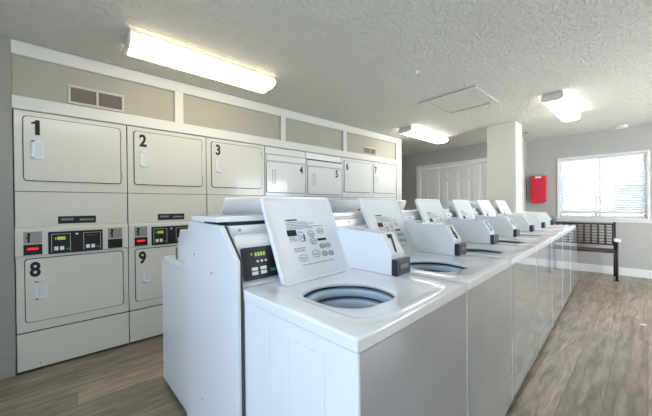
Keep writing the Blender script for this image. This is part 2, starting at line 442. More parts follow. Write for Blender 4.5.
def coin_slot(t, x0, x1, z0, z1, y):
    b = bmesh.new(); bx(b, x0, x1, y-0.004, y, z0, z1, 0.001, 1); p = obj('coin_slot_plate', b, M['key'], t)
    b = bmesh.new(); cx = x0+0.027
    bx(b, cx-0.006, cx+0.006, y-0.0055, y-0.0042, z0+0.008, z1-0.02); bx(b, cx-0.015, cx-0.006, y-0.0055, y-0.0042, z0+0.038, z0+0.048)
    bx(b, cx-0.008, cx+0.010, y-0.0055, y-0.0042, z1-0.026, z1-0.010)
    obj('coin_slot', b, M['decal'], p)

def dryer(k, x0, label, up, lo, mid_label=True):
    w = 0.684
    t = thing('stacked_dryer', label, 'dryer', (x0+w/2, YD, 0), 0, 'stacked tumble dryers along the laundry wall')
    hw = w/2 - 0.003
    b = bmesh.new()
    bx(b, -hw, hw, 0.0, 0.66, 0.30, DH-0.004, 0.005, 2)
    obj('cabinet', b, M['dryer'], t)
    b = bmesh.new(); bx(b, -hw+0.004, hw-0.004, 0.012, 0.65, 0.0, 0.30); obj('plinth', b, M['gap'], t)
    b = bmesh.new(); bx(b, -hw, hw, -0.002, 0.012, 0.018, 0.292, 0.003, 2); obj('kick_panel', b, M['dryer'], t)
    b = bmesh.new(); tube(b, (-hw+0.12, -0.004, 0.05), (-hw+0.12, 0, 0.05), 0.006); obj('bolt', b, M['metal'], t)
    door_part(t, 'upper_door', -0.288, 0.292, 1.432, 1.908, M['dryer'], up, -0.222, 1.83, True, -0.215, 1.662)
    b = bmesh.new(); bx(b, -hw+0.001, hw-0.001, -0.0025, 0.001, 1.347, 1.3515); obj('seam', b, M['grime'], t)
    b = bmesh.new(); bx(b, -hw+0.002, hw-0.002, -0.004, 0.001, 1.085, 1.345, 0.003, 2); a = obj('access_panel', b, M['dryer'], t)
    if mid_label:
        b = bmesh.new(); bx(b, -0.11, 0.121, -0.0055, -0.0041, 1.100, 1.158); lb = obj('name_strip', b, M['decal'], a)
        b = bmesh.new()
        for i in range(7): bx(b, -0.09+i*0.0105, -0.083+i*0.0105, -0.0062, -0.0056, 1.125, 1.142)
        for i in range(8): bx(b, 0.02+i*0.0115, 0.027+i*0.0115, -0.0062, -0.0056, 1.12, 1.136)
        obj('strip_print', b, M['key'], lb)
    # control panel: slightly proud with a sloping ridge
    b = bmesh.new(); prism(b, [(0.005, 0.862), (-0.010, 0.866), (-0.016, 0.874), (-0.016, 1.062), (-0.006, 1.080), (0.005, 1.084)], -hw, hw, 'x'); cp = obj('control_panel', b, M['dryer'], t)
    y = -0.016
    coin_slot(cp, -0.296, -0.199, 0.960, 1.048, y); coin_slot(cp, 0.199, 0.297, 0.960, 1.048, y)
    b = bmesh.new(); bx(b, -0.297, -0.198, y-0.004, y, 0.875, 0.953, 0.001, 1); d = obj('coin_display', b, M['black'], cp)
    b = bmesh.new(); bx(b, 0.197, 0.298, y-0.004, y, 0.876, 0.953, 0.001, 1); obj('coin_display', b, M['black'], cp)
    if lo != 'dark':
        b = bmesh.new()
        for i in range(4): 
            for dx_ in (0, 0.008): bx(b, -0.276+i*0.0155+dx_, -0.2735+i*0.0155+dx_, y-0.005, y-0.0041, 0.910, 0.930)
            bx(b, -0.276+i*0.0155, -0.2655+i*0.0155, y-0.005, y-0.0041, 0.918, 0.9215)
        obj('red_digits', b, M['led_r'], d)
    b = bmesh.new(); bx(b, -0.166, 0.163, y-0.004, y, 0.870, 1.040, 0.001, 1); dp = obj('display_panel', b, M['black'], cp)
    b = bmesh.new()
    for cx in (-0.093, 0.095):
        for q in ((-0.055, -0.053, 0.882, 1.022), (0.053, 0.055, 0.882, 1.022), (-0.055, 0.055, 1.020, 1.022)):
            bx(b, cx+q[0], cx+q[1], y-0.0048, y-0.0041, q[2], q[3])
        for s in (-0.027, 0.006):
            bx(b, cx+s-0.013, cx+s+0.011, y-0.008, y-0.0041, 0.895, 0.925, 0.002, 1)
    bx(b, -0.008, 0.008, y-0.0048, y-0.0041, 1.01, 1.022)
    obj('white_button', b, M['plastic'], dp)
    b = bmesh.new(); bx(b, -0.115, -0.068, y-0.0048, y-0.0041, 0.975, 1.000); bx(b, -0.128, -0.120, y-0.0048, y-0.0041, 0.98, 0.994); obj('green_digits', b, M['led_g'], dp)
    b = bmesh.new(); bx(b, 0.062, 0.125, y-0.0048, y-0.0041, 0.995, 1.003); obj('red_bar', b, M['dullred'], dp)
    for cx in (-0.093, 0.095):
        b = bmesh.new(); bx(b, cx+0.026, cx+0.05, y-0.0048, y-0.0041, 0.895, 0.908); obj('start_button', b, M['green'], dp)
    door_part(t, 'lower_door', -0.290, 0.298, 0.374, 0.842, M['dryer'], None if lo == 'dark' else lo, -0.238, 0.765, True, -0.207, 0.605)
    return t
dryer(0, -0.330, 'cream stacked dryer by the left wall, numbered 1 above and 8 below', '1', '8')
dryer(1, 0.354, 'cream stacked dryer numbered 2 above and 9 below', '2', '9')
dryer(2, 1.038, 'cream stacked dryer numbered 3 on its upper door', '3', 'dark')
def newer(x0, x1, label, num, door, numx, numz, recess, grp='newer'):
    w = (x1-x0)/2; cx = (x0+x1)/2
    t = thing('stacked_dryer', label, 'dryer', (cx, YD, 0), 0, 'stacked tumble dryers along the laundry wall')
    b = bmesh.new(); bx(b, -w+0.002, w-0.002, 0.0, 0.66, 0.03, DH-0.006, 0.004, 2); obj('cabinet', b, M['dryer2'], t)
    if recess:
        zt = door[3]
        b = bmesh.new(); bx(b, -w+0.010, w-0.012, -0.020, -0.001, zt+0.012, zt+0.085, 0.006, 2); obj('vent_cap', b, M['dryer2'], t)
        b = bmesh.new(); bx(b, -w+0.008, w-0.008, -0.003, 0.001, zt+0.09, zt+0.0955 if recess == 1 else zt+0.106); obj('shadow_gap', b, M['gap'] if recess == 2 else M['grime'], t)
    door_part(t, 'upper_door', door[0]-cx, door[1]-cx, door[2], door[3], M['dryer2'], num, numx-cx, numz, not recess, door[0]-cx+0.055, 1.66, 0.14, True)
    if recess:
        b = bmesh.new(); hx = door[0]-cx+0.10
        for q in ((hx-0.02, hx-0.016, 1.50, 1.67), (hx+0.016, hx+0.02, 1.50, 1.67), (hx-0.02, hx+0.02, 1.666, 1.67), (hx-0.02, hx+0.02, 1.50, 1.504)):
            bx(b, q[0], q[1], -0.016, -0.0121, q[2], q[3])
        obj('finger_pull', b, M['key'], t)
    b = bmesh.new(); bx(b, -w+0.004, w-0.004, -0.003, 0.001, 1.345, 1.350); obj('seam', b, M['grime'], t)
    b = bmesh.new(); bx(b, -w+0.004, w-0.004, -0.016, 0.001, 0.86, 1.07, 0.005, 2); cp = obj('control_panel', b, M['dryer2'], t)
    b = bmesh.new(); bx(b, -0.15, 0.15, -0.019, -0.0165, 0.89, 1.04, 0.001, 1); obj('display_panel', b, M['black'], cp)
    door_part(t, 'lower_door', -w+0.045, w-0.045, 0.37, 0.83, M['dryer2'], None, 0, 0, True, -w+0.11, 0.6)
    return t
newer(1.728, 2.343, 'white stacked dryer numbered 4, raised cap over its door', '4', (1.745, 2.318, 1.392, 1.768), 2.262, 1.697, 1)
newer(2.346, 3.034, 'white stacked dryer numbered 5, black gap above its door cap', '5', (2.378, 3.003, 1.382, 1.758), 2.912, 1.687, 2)
t6 = newer(3.040, 3.738, 'white stacked dryer numbered 6, small black label below its door', '6', (3.077, 3.697, 1.43, 1.902), 3.137, 1.818, 0)
newer(3.742, 4.428, 'white stacked dryer numbered 7, beside the wall end post', '7', (3.780, 4.370, 1.43, 1.915), 3.824, 1.818, 0)
b = bmesh.new(); bx(b, -0.135, 0.045, -0.0045, -0.0005, 1.10, 1.165); obj('name_strip', b, M['decal'], t6)

# ------------------------------------------------------------------ washer rows
PHI = math.radians(2.564)
def row(a, b, z=0.0): return (a*math.cos(PHI)-b*math.sin(PHI), a*math.sin(PHI)+b*math.cos(PHI), z)
WA, WB, PITCH, WW, WD, ZT = 0.54, 0.45, 0.722, 0.7195, 0.63, 0.890

def top_bm():
    bm = bmesh.new()
    HC = (0.305, 0.288)
    meas = [(.164,.412),(.249,.456),(.33,.452),(.41,.397),(.455,.33),(.458,.259),(.411,.156),(.34,.132),(.308,.144),(.225,.151),(.175,.19),(.156,.23),(.150,.303)]
    pol = sorted((math.atan2(y-HC[1], x-HC[0]), math.hypot(x-HC[0], y-HC[1])) for x, y in meas)
    def rad(a):
        n = len(pol)
        for i in range(n):
            a0, r0 = pol[i]; a1, r1 = pol[(i+1) % n]
            if i == n-1: a1 += 2*PI
            for s in (0, 2*PI):
                if a0 <= a+s <= a1:
                    u = (a+s-a0)/(a1-a0); u = u*u*(3-2*u); return r0+(r1-r0)*u
        return 0.16
    N = 72
    ang = [-PI + 2*PI*i/N for i in range(N)]
    rr_ = [rad(a) for a in ang]
    for _ in range(3): rr_ = [(rr_[i-1]+2*rr_[i]+rr_[(i+1) % N])/4 for i in range(N)]
    def rect_pt(a, x0, x1, y0, y1, r=0.02, c=HC):
        # ray from c to a rounded rectangle
        dx, dy = math.cos(a), math.sin(a)
        lo, hi = 0, 2.0
        def inside(x, y):
            if x < x0 or x > x1 or y < y0 or y > y1: return False
            cx = min(max(x, x0+r), x1-r); cy = min(max(y, y0+r), y1-r)
            return math.hypot(x-cx, y-cy) <= r
        for _ in range(30):
            m = (lo+hi)/2
            if inside(c[0]+dx*m, c[1]+dy*m): lo = m
            else: hi = m
        return c[0]+dx*lo, c[1]+dy*lo
    # snap angles to the corners of the outer rectangle so corners stay crisp
    corners = [math.atan2(y-HC[1], x-HC[0]) for x, y in ((0.004,0.004),(WW-0.004,0.004),(WW-0.004,WD-0.004),(0.004,WD-0.004))]
    for cc in corners:
        i = min(range(N), key=lambda k: abs(ang[k]-cc)); ang[i] = cc
    def rc(x0, x1, y0, y1, r, z): return [(*rect_pt(a, x0, x1, y0, y1, r), z) for a in ang]
    def hl(e, z): return [(HC[0]+math.cos(a)*(r+e), HC[1]+math.sin(a)*(r+e), z) for a, r in zip(ang, rr_)]
    loops = [hl(0.004, 0.858), hl(0.001, 0.862), hl(0, 0.868), hl(0.003, 0.873), hl(0.009, 0.8755),
             rc(0.125, 0.560, 0.085, 0.545, 0.08, 0.8765), rc(0.108, 0.577, 0.062, 0.560, 0.08, 0.882), rc(0.09, 0.592, 0.040, 0.575, 0.08, 0.8885), rc(0.08, 0.60, 0.030, 0.585, 0.08, ZT),
             rc(0.006, WW-0.006, 0.006, WD-0.002, 0.010, ZT), rc(0.002, WW-0.002, 0.002, WD, 0.010, ZT-0.002), rc(0.0, WW, 0.0, WD, 0.010, ZT-0.007), rc(0.0, WW, 0.0, WD, 0.010, 0.853), rc(0.004, WW-0.004, 0.004, WD-0.004, 0.014, 0.8505)]
    V = [[bm.verts.new(p) for p in L] for L in loops]
    for i in range(len(V)-1):
        for j in range(N):
            f = bm.faces.new((V[i][j], V[i][(j+1) % N], V[i+1][(j+1) % N], V[i+1][j])); f.smooth = i < 11
    return bm, HC

def ring_bm(c, prof, n=48, sx=1.0, sy=1.0, cap=False):
    bm = bmesh.new()
    V = [[bm.verts.new((c[0]+r*sx*math.cos(2*PI*j/n), c[1]+r*sy*math.sin(2*PI*j/n), z)) for j in range(n)] for r, z in prof]
    for i in range(len(V)-1):
        for j in range(n):
            f = bm.faces.new((V[i][j], V[i][(j+1) % n], V[i+1][(j+1) % n], V[i+1][j])); f.smooth = True
    if cap: bm.faces.new(V[-1])
    return bm

LEAN = math.atan2(0.170, 0.367)
def washer(label):
    t = thing('washing_machine', label, 'washing machine', (0, 0, 0), 0, 'top loading washers in the front row')
    # cabinet with embossed side panels
    b = bmesh.new()
    th = 0.02
    lo_ = rr(0.004, WW-0.002, 0.003, WD, 0.006, 4); li_ = rr(0.004+th, WW-0.002-th, 0.003+th, WD-th, 0.004, 4)
    vv = [[b.verts.new((p[0], p[1], z)) for p in L_] for L_, z in ((li_, 0.035), (lo_, 0.035), (lo_, 0.8495), (li_, 0.8495))]
    for q_ in range(4):
        A_, B2 = vv[q_], vv[(q_+1) % 4]
        for i_ in range(len(A_)):
            b.faces.new((A_[i_], A_[(i_+1) % len(A_)], B2[(i_+1) % len(A_)], B2[i_]))
    bx(b, 0.02, WW-0.02, 0.02, WD-0.02, 0.035, 0.055)
    for y0, y1 in ((0.125, 0.290), (0.400, 0.535)):
        bx(b, 0.0012, 0.0048, y0, y1, 0.10, 0.800, 0.0024, 2)
    obj('cabinet', b, M['wash'], t)
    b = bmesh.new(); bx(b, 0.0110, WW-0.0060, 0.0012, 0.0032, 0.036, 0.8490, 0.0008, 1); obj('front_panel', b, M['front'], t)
    b = bmesh.new(); bx(b, WW-0.0055, WW-0.0005, 0.0006, 0.0035, 0.036, 0.8490, 0.0012, 1); obj('edge_moulding', b, M['plastic'], t)  # white strip painting the light caught along the panel's edge
    b = bmesh.new(); bx(b, 0.02, WW-0.02, 0.02, WD-0.02, 0.0, 0.034); obj('plinth', b, M['gap'], t)
    tb, HC = top_bm(); obj('top_panel', tb, M['wash'], t)
    # tub seen through the opening
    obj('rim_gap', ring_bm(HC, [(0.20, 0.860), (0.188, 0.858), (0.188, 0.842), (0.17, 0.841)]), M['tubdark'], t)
    obj('tub_cover_ring', ring_bm(HC, [(0.188, 0.844), (0.172, 0.843), (0.166, 0.839), (0.163, 0.832), (0.163, 0.815), (0.166, 0.810)]), M['tub'], t)
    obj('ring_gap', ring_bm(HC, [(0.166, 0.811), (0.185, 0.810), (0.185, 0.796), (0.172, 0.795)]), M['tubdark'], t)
    obj('balance_ring', ring_bm(HC, [(0.19, 0.797), (0.176, 0.796), (0.170, 0.790), (0.168, 0.775), (0.168, 0.748), (0.172, 0.742)]), M['tub'], t)
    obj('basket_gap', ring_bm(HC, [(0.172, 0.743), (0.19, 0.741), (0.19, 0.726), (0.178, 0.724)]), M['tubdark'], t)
    tbk = obj('wash_basket', ring_bm(HC, [(0.20, 0.723), (0.18, 0.72), (0.178, 0.70), (0.178, 0.62), (0.172, 0.61), (0.178, 0.60), (0.178, 0.45), (0.15, 0.42)], cap=True), M['tub'], t)
    b = bmesh.new(); merge(b, ring_bm(HC, [(0.07, 0.42), (0.06, 0.45), (0.035, 0.47), (0.03, 0.66), (0.02, 0.68)], n=24, cap=True)); obj('agitator', b, M['plastic'], t)
    # open lid, hinged at the back and leaning past vertical
    L = bmesh.new()
    lw, lh = 0.438, 0.432
    ol = rr(-lw/2, lw/2, 0, lh, 0.024, 6)
    prism(L, ol, 0.012, 0.020, 'y', bevel=0.003)
    inner = rr(-lw/2+0.010, lw/2-0.010, 0.010, lh-0.014, 0.017, 6)
    # raised rim around the inner face
    t2 = bmesh.new()
    A = [t2.verts.new((p[0], 0.013, p[1])) for p in ol]; B_ = [t2.verts.new((p[0], 0.002, p[1])) for p in ol]
    mid = rr(-lw/2+0.005, lw/2-0.005, 0.005, lh-0.005, 0.021, 6)
    C_ = [t2.verts.new((p[0], 0.0, p[1])) for p in mid]; D_ = [t2.verts.new((p[0], 0.003, p[1])) for p in inner]
    inner2 = rr(-lw/2+0.016, lw/2-0.016, 0.016, lh-0.016, 0.013, 6)
    E_ = [t2.verts.new((p[0], 0.009, p[1])) for p in inner2]
    for X, Y in ((A, B_), (B_, C_), (C_, D_), (D_, E_)):
        for i in range(len(X)):
            f = t2.faces.new((X[i], X[(i+1) % len(X)], Y[(i+1) % len(X)], Y[i])); f.smooth = True
    t2.faces.new(E_)
    merge(L, t2)
    LM = Matrix.Translation((0.382, 0.532, 0.8790)) @ Matrix.Rotation(-LEAN, 4, 'X')
    bmesh.ops.transform(L, matrix=LM, verts=L.verts)
    lid = obj('lid', L, M['wash'], t)
    # instruction print on the inner face of the lid
    P = bmesh.new()
    yf = 0.0083
    def bar(x0, x1, z0, z1, B=None): bx(B if B is not None else P, x0, x1, yf-0.0006, yf, z0, z1)
    # coordinates: x -0.19..0.19, z 0.0..0.395
    K = bmesh.new(); K2 = bmesh.new(); K3 = bmesh.new()
    bar(-0.118, -0.112, 0.300, 0.306, K); bar(-0.108, -0.045, 0.300, 0.307, K)
    bar(-0.125, -0.070, 0.222, 0.252, K2); bar(0.050, 0.110, 0.184, 0.196, K3); bar(-0.035, -0.028, 0.190, 0.220); bar(-0.030, -0.024, 0.200, 0.226)
    def line(x0, x1, z): 
        x = x0
        while x < x1:
            w = random.uniform(0.006, 0.016); bar(x, min(x+w, x1), z, z+0.0028); x += w+0.004
    for i, (e) in enumerate((0.01, 0.06, 0.02, 0.115, 0.04)): line(-0.118, e, 0.290-i*0.0085)
    for i in range(3): line(-0.118, -0.085+0.008*i, 0.212-i*0.008)
    line(-0.11, -0.04, 0.158); line(-0.11, -0.045, 0.150); line(-0.11, -0.05, 0.142); line(-0.085, 0.12, 0.075)
    def sketch(cx, cz, w, h):
        n = 12
        for i in range(n):
            a = 2*PI*i/n
            bar(cx+w*math.cos(a)-0.004, cx+w*math.cos(a)+0.004, cz+h*math.sin(a)-0.0016, cz+h*math.sin(a)+0.0016)
        line(cx-w*0.6, cx+w*0.6, cz); line(cx-w*0.5, cx+w*0.5, cz-h*0.4)
    for c in ((-0.045, 0.215, 0.018, 0.025), (0.02, 0.225, 0.018, 0.016), (0.02, 0.185, 0.018, 0.016), (0.085, 0.235, 0.02, 0.014), (0.07, 0.155, 0.016, 0.011), (0.11, 0.155, 0.016, 0.011),
              (0.07, 0.115, 0.016, 0.012), (0.115, 0.112, 0.014, 0.012), (-0.07, 0.110, 0.024, 0.016), (0.015, 0.120, 0.022, 0.018)): sketch(*c)
    for Bm, nm, mt in ((P, 'instruction_print', M['ink']), (K, 'warning_heading', M['decal']), (K2, 'warning_block', M['decal']), (K3, 'caption_bar', M['decal'])):
        bmesh.ops.transform(Bm, matrix=LM, verts=Bm.verts); obj(nm, Bm, mt, lid)
    b = bmesh.new()
    for hx in (0.19, 0.555): tube(b, (hx-0.018, 0.556, 0.878), (hx+0.018, 0.556, 0.878), 0.008, 10)
    obj('hinge', b, M['metal'], lid)
    # control console with digital display behind the left part of the top
    b = bmesh.new()
    prism(b, [(0.612, ZT+0.0008), (0.622, ZT+0.02), (0.650, 1.062), (0.662, 1.088), (0.684, 1.098), (0.688, 1.098), (0.688, ZT+0.0008)], 0.0, 0.20, 'x', bevel=0.006)
    cs = obj('control_console', b, M['wash'], t)
    n_ = Vector((0, -0.142, 0.028)).normalized()
    tilt = math.atan2(0.028, 0.142)
    CM = Matrix.Translation((0.0975, 0.6365, 0.982)) @ Matrix.Rotation(-tilt, 4, 'X')
    def cpart(nm, dims, mat, par, bev=0.0):
        q = bmesh.new(); bx(q, *dims, bevel=bev); bmesh.ops.transform(q, matrix=CM, verts=q.verts); return obj(nm, q, mat, par)
    bz = bmesh.new(); prism(bz, rr(-0.075, 0.092, -0.072, 0.064, 0.008), -0.012, 0.004); bmesh.ops.transform(bz, matrix=CM, verts=bz.verts)
    bzo = obj('display_bezel', bz, M['navy'], cs)
    cpart('display_face', (-0.066, 0.084, -0.010-0.004, -0.011, -0.062, 0.056), M['black'], bzo) if False else cpart('display_face', (-0.062, 0.084, -0.0135, -0.0121, -0.062, 0.055), M['black'], bzo)
    q = bmesh.new()
    for i in range(4): bx(q, -0.018+i*0.0135, -0.009+i*0.0135, -0.0145, -0.0136, 0.024, 0.040)
    bx(q, -0.036, -0.030, -0.0145, -0.0136, 0.030, 0.038)
    bmesh.ops.transform(q, matrix=CM, verts=q.verts); obj('green_digits', q, M['led_g'], bzo)
    q = bmesh.new()
    for i in range(3): bx(q, -0.012+i*0.020, -0.002+i*0.020, -0.0145, -0.0136, -0.002, 0.006)
    for x_ in (-0.024, 0.018):
        for z_ in (-0.028, -0.046): bx(q, x_-0.016, x_+0.014, -0.0165, -0.0136, z_-0.007, z_+0.007, 0.002, 1)
    bmesh.ops.transform(q, matrix=CM, verts=q.verts); obj('button', q, M['plastic'], bzo)
    q = bmesh.new(); bx(q, 0.052, 0.076, -0.0145, -0.0136, -0.05, -0.036); bmesh.ops.transform(q, matrix=CM, verts=q.verts); obj('start_button', q, M['green'], bzo)
    # long coin box at the right side of the lid
    b = bmesh.new()
    prism(b, [(0.287, ZT+0.0008), (0.287, 0.988), (0.342, 1.081), (0.35, 1.085), (0.688, 1.098), (0.688, ZT+0.0008)], 0.592, 0.706, 'x', bevel=0.004)
    cb = obj('coin_box', b, M['wash'], t)
    b = bmesh.new(); bx(b, 0.590, 0.708, 0.255, 0.2865, 0.893, 0.968, 0.004, 2); mb = obj('meter_display', b, M['navy'], cb)
    b = bmesh.new(); bx(b, 0.606, 0.694, 0.2535, 0.2555, 0.905, 0.958, 0.002, 1); obj('meter_window', b, M['black'], mb)
    b = bmesh.new()
    bx(b, 0.618, 0.682, 0.2522, 0.2534, 0.925, 0.945); 
    obj('meter_print', b, M['ink'], mb)
    b = bmesh.new(); bx(b, 0.60, 0.70, 0.258, 0.2868, ZT+0.0005, 0.8925); obj('meter_foot', b, M['metal'], cb)
    return t

w0 = washer('white open washer nearest the camera, instruction print inside its raised lid, numbered 7')
w0.location = row(WA, WB); w0.rotation_euler = (0, 0, PHI)
GF = 'top loading washers in the front row'
lab = ['white open washer second from the camera in the front row, coin box numbered 6',
       'white open washer third from the camera in the front row, coin box numbered 5',
       'white open washer fourth from the camera, in the middle of the front row',
       'white open washer third from the bench end of the front row',
       'white open washer next to last towards the bench in the front row',
       'white open washer at the far end of the front row, nearest the bench']
WF = [w0]
for k in range(1, 7):
    WF.append(dup(w0, row(WA+k*PITCH, WB), PHI, lab[k-1], GF))
# numbers on the sloping faces of the coin boxes
sl = math.atan2(0.055, 0.093)
for k, num in enumerate('7654321'):
    if k > 2: pass
    cb = [c for c in COL.objects if c.parent == WF[k] and c.name.startswith('coin_box')][0]
    glyph('number_decal', num, 0.125, M['decal'], cb, Matrix.Translation((0.649, 0.3125, 1.036)) @ Matrix.Rotation(-sl, 4, 'X') @ FACE_Y, 0.62, 0.035)
# back row, facing the dryers
labb = ['white washer at the camera end of the back row, facing the dryers',
        'white washer second from the camera end of the back row', 'white washer third from the camera end of the back row',
        'white washer in the middle of the back row, fourth from either end', 'white washer third from the far end of the back row',
        'white washer next to the last at the far end of the back row', 'white washer at the far end of the back row, closest to the closet doors']
WK = []
for k in range(7):
    WK.append(dup(w0, row(WA+0.01+k*PITCH+WW, 2.205), PHI+PI, labb[k], 'top loading washers in the back row'))
for k in range(7):
    for c in [c for c in list(COL.objects) if c.parent is not None and c.parent.parent == WK[k] and c.name.startswith('number_decal')]:
        bpy.data.objects.remove(c)

# bulkhead between the rows: core, end panel and the cover on top
RM = Matrix.Rotation(PHI, 4, 'Z')
def rowthing(name, label, cat, a, b_, z, build):
    t = thing(name, label, cat, row(a, b_, z), PHI)
    return t
bk = thing('pipe_bulkhead', 'low white metal bulkhead running between the two rows of washers', 'bulkhead', row(0.545, 1.14), PHI)
b = bmesh.new(); bx(b, 0, 4.25, 0.014, 0.361, 0.0, 1.137, 0.003, 1); obj('core', b, M['wash'], bk)
b = bmesh.new(); bx(b, 0.01, 0.33, 0.055, 0.32, 1.1375, 1.153); obj('shadow_gap', b, M['black'], bk)
b = bmesh.new(); bx(b, 0.33, 4.24, 0.030, 0.345, 1.1375, 1.153, 0.002, 1); obj('cover_support', b, M['trim'], bk)
for k in range(6):
    b = bmesh.new(); tube(b, (0.045+k*PITCH, 0.008, 1.118), (0.045+k*PITCH, 0.015, 1.118), 0.007, 12); obj('hole_plug', b, M['metal'], bk)
b = bmesh.new(); bx(b, -0.045, 4.25, 0.037, 0.338, 1.1535, 1.177, 0.003, 2); obj('cover', b, M['wash'], bk)
ep = thing('end_panel', 'tall white metal end panel with cut off corners, at the camera end of the washers', 'panel', row(0.512, 1.03), PHI)
b = bmesh.new(); prism(b, [(0.0, 0.0), (0.0, 1.005), (0.14, 1.140), (0.515, 1.150), (0.595, 1.01), (0.595, 0.0)], 0.0, 0.018, 'x', bevel=0.003)
obj('panel', b, M['wash'], ep)
b = bmesh.new(); prism(b, [(-0.004, 0.0), (-0.004, 1.007), (0.139, 1.1435), (0.139, 1.130), (0.006, 1.002), (0.006, 0.0)], 0.0185, 0.024, 'x'); obj('edge_seal', b, M['grime'], ep)
b = bmesh.new()
for y_, z_ in ((0.235, 0.925), (0.445, 0.985), (0.36, 0.30)): tube(b, (-0.003, y_, z_), (0.001, y_, z_), 0.006, 12)
obj('screw', b, M['metal'], ep)

# ------------------------------------------------------------------ ceiling things
def fixture(x0, x1, y0, y1, label, mat):
    cx, cy = (x0+x1)/2, (y0+y1)/2; hx, hy = (x1-x0)/2, (y1-y0)/2
    t = thing('ceiling_light', label, 'ceiling light', (cx, cy, H), 0, 'fluorescent ceiling fixtures')
    b = bmesh.new(); bx(b, -hx, hx, -hy*0.92, hy*0.92, -0.03, -0.0005, 0.003, 1); obj('housing', b, M['fixture'], t)
    prof = [(-hy, -0.030), (-hy, -0.055), (-hy*0.86, -0.082), (-hy*0.4, -0.094), (0, -0.086), (hy*0.4, -0.094), (hy*0.86, -0.082), (hy, -0.055), (hy, -0.030)]
    b = bmesh.new(); prism(b, prof, -hx+0.012, hx-0.012, 'x'); obj('diffuser', b, mat, t)
    for s in (-1, 1):
        b = bmesh.new(); prism(b, [(p[0]*1.02, p[1]-0.003 if p[1] < -0.04 else p[1]) for p in prof], s*hx-0.006, s*hx+0.006, 'x', bevel=0.002); obj('end_cap', b, M['diffcap'], t)
M['diffcap'] = paint('translucent_end_cap', (0.85, 0.83, 0.75), 0.4)
fixture(0.30, 1.45, 2.345, 2.62, 'long lit fluorescent ceiling light in front of dryers 1 to 3', M['diff1'])
fixture(3.92, 5.13, 2.41, 2.66, 'lit fluorescent ceiling light near the closet doors', M['diff3'])
fixture(4.0, 5.18, 0.60, 0.80, 'lit fluorescent ceiling light on the window side of the column', M['diff2'])
fixture(-0.75, 0.45, 0.42, 0.68, 'fluorescent ceiling light over the camera end of the washers', M['diff4'])  # extra lamp out of view, added to brighten the washer tops
# attic hatch
ht = thing('ceiling_hatch', 'square attic access hatch with raised frame in the ceiling', 'hatch', (3.50, 1.51, H))
b = bmesh.new()
for q in ((-0.375, 0.375, -0.33, -0.25), (-0.375, 0.375, 0.25, 0.33), (-0.375, -0.295, -0.25, 0.25), (0.295, 0.375, -0.25, 0.25)):
    bx(b, q[0], q[1], q[2], q[3], -0.016, -0.0005, 0.003, 1)
obj('frame', b, M['ceiling'], ht)
b = bmesh.new(); bx(b, -0.286, 0.286, -0.241, 0.241, -0.005, -0.0005); obj('panel', b, M['ceiling'], ht)
b = bmesh.new()
for q in ((-0.295, -0.2865, -0.25, 0.25), (0.2865, 0.295, -0.25, 0.25), (-0.295, 0.295, -0.25, -0.2415), (-0.295, 0.295, 0.2415, 0.25)): bx(b, q[0], q[1], q[2], q[3], -0.002, -0.0003)
obj('gap', b, M['grime'], ht)
# smoke detector, small vent, sprinkler cover
b = bmesh.new(); merge(b, ring_bm((0, 0), [(0.07, -0.0005), (0.07, -0.018), (0.062, -0.028), (0.03, -0.034)], 28, cap=True)); o = obj('smoke_detector', b, M['plastic'], None, (6.60, 0.27, H)); tag(o, 'round white smoke detector on the ceiling above the far window', 'smoke detector')
vt = thing('ceiling_vent', 'small dark ceiling vent near the corner above the red cover', 'vent', (5.85, 1.38, H))
box_obj('frame', (-0.09, 0.09, -0.05, 0.05, -0.008, -0.0005), M['trimw'], vt, 0.002, 1)
b = bmesh.new()
for k in range(5): bx(b, -0.075, 0.075, -0.038+k*0.016, -0.030+k*0.016, -0.0095, -0.0082)
obj('slot', b, M['vent'], vt)
b = bmesh.new(); merge(b, ring_bm((0, 0), [(0.032, -0.0005), (0.03, -0.008), (0.012, -0.012), (0.010, -0.03)], 20, cap=True)); o = obj('sprinkler_head', b, M['plastic'], None, (2.38, 1.42, H)); tag(o, 'small white sprinkler head on the ceiling between camera and hatch', 'sprinkler')

# ------------------------------------------------------------------ red cover on the far wall
ft = thing('fire_extinguisher_cover', 'bright red vinyl fire extinguisher cover with white tag on far wall', 'cover', tuple(farp(1.40, 0.0, 1.23)), RHO + PI)
# local: x = along wall? keep x = into room (negative of wall normal after rotation)
b = bmesh.new()
out = [(-0.115, 0.03), (-0.105, 0.02), (-0.06, 0.018), (-0.055, 0.0), (0.055, 0.0), (0.06, 0.018), (0.105, 0.02), (0.115, 0.03), (0.118, 0.50), (0.108, 0.525), (0.065, 0.528), (0.055, 0.505), (-0.055, 0.505), (-0.065, 0.528), (-0.108, 0.525), (-0.118, 0.50)]
prism(b, out, 0.002, 0.13, 'x', bevel=0.012, seg=3); obj('cover_shell', b, M['red'], ft)
b = bmesh.new(); bx(b, 0.110, 0.134, -0.048, 0.048, 0.478, 0.512, 0.003, 1); obj('white_tag', b, M['plastic'], ft)
b = bmesh.new(); prism(b, rr(-0.075, 0.075, 0.12, 0.40, 0.02), 0.129, 0.1335, 'x', bevel=0.002); obj('front_pocket', b, M['red'], ft)

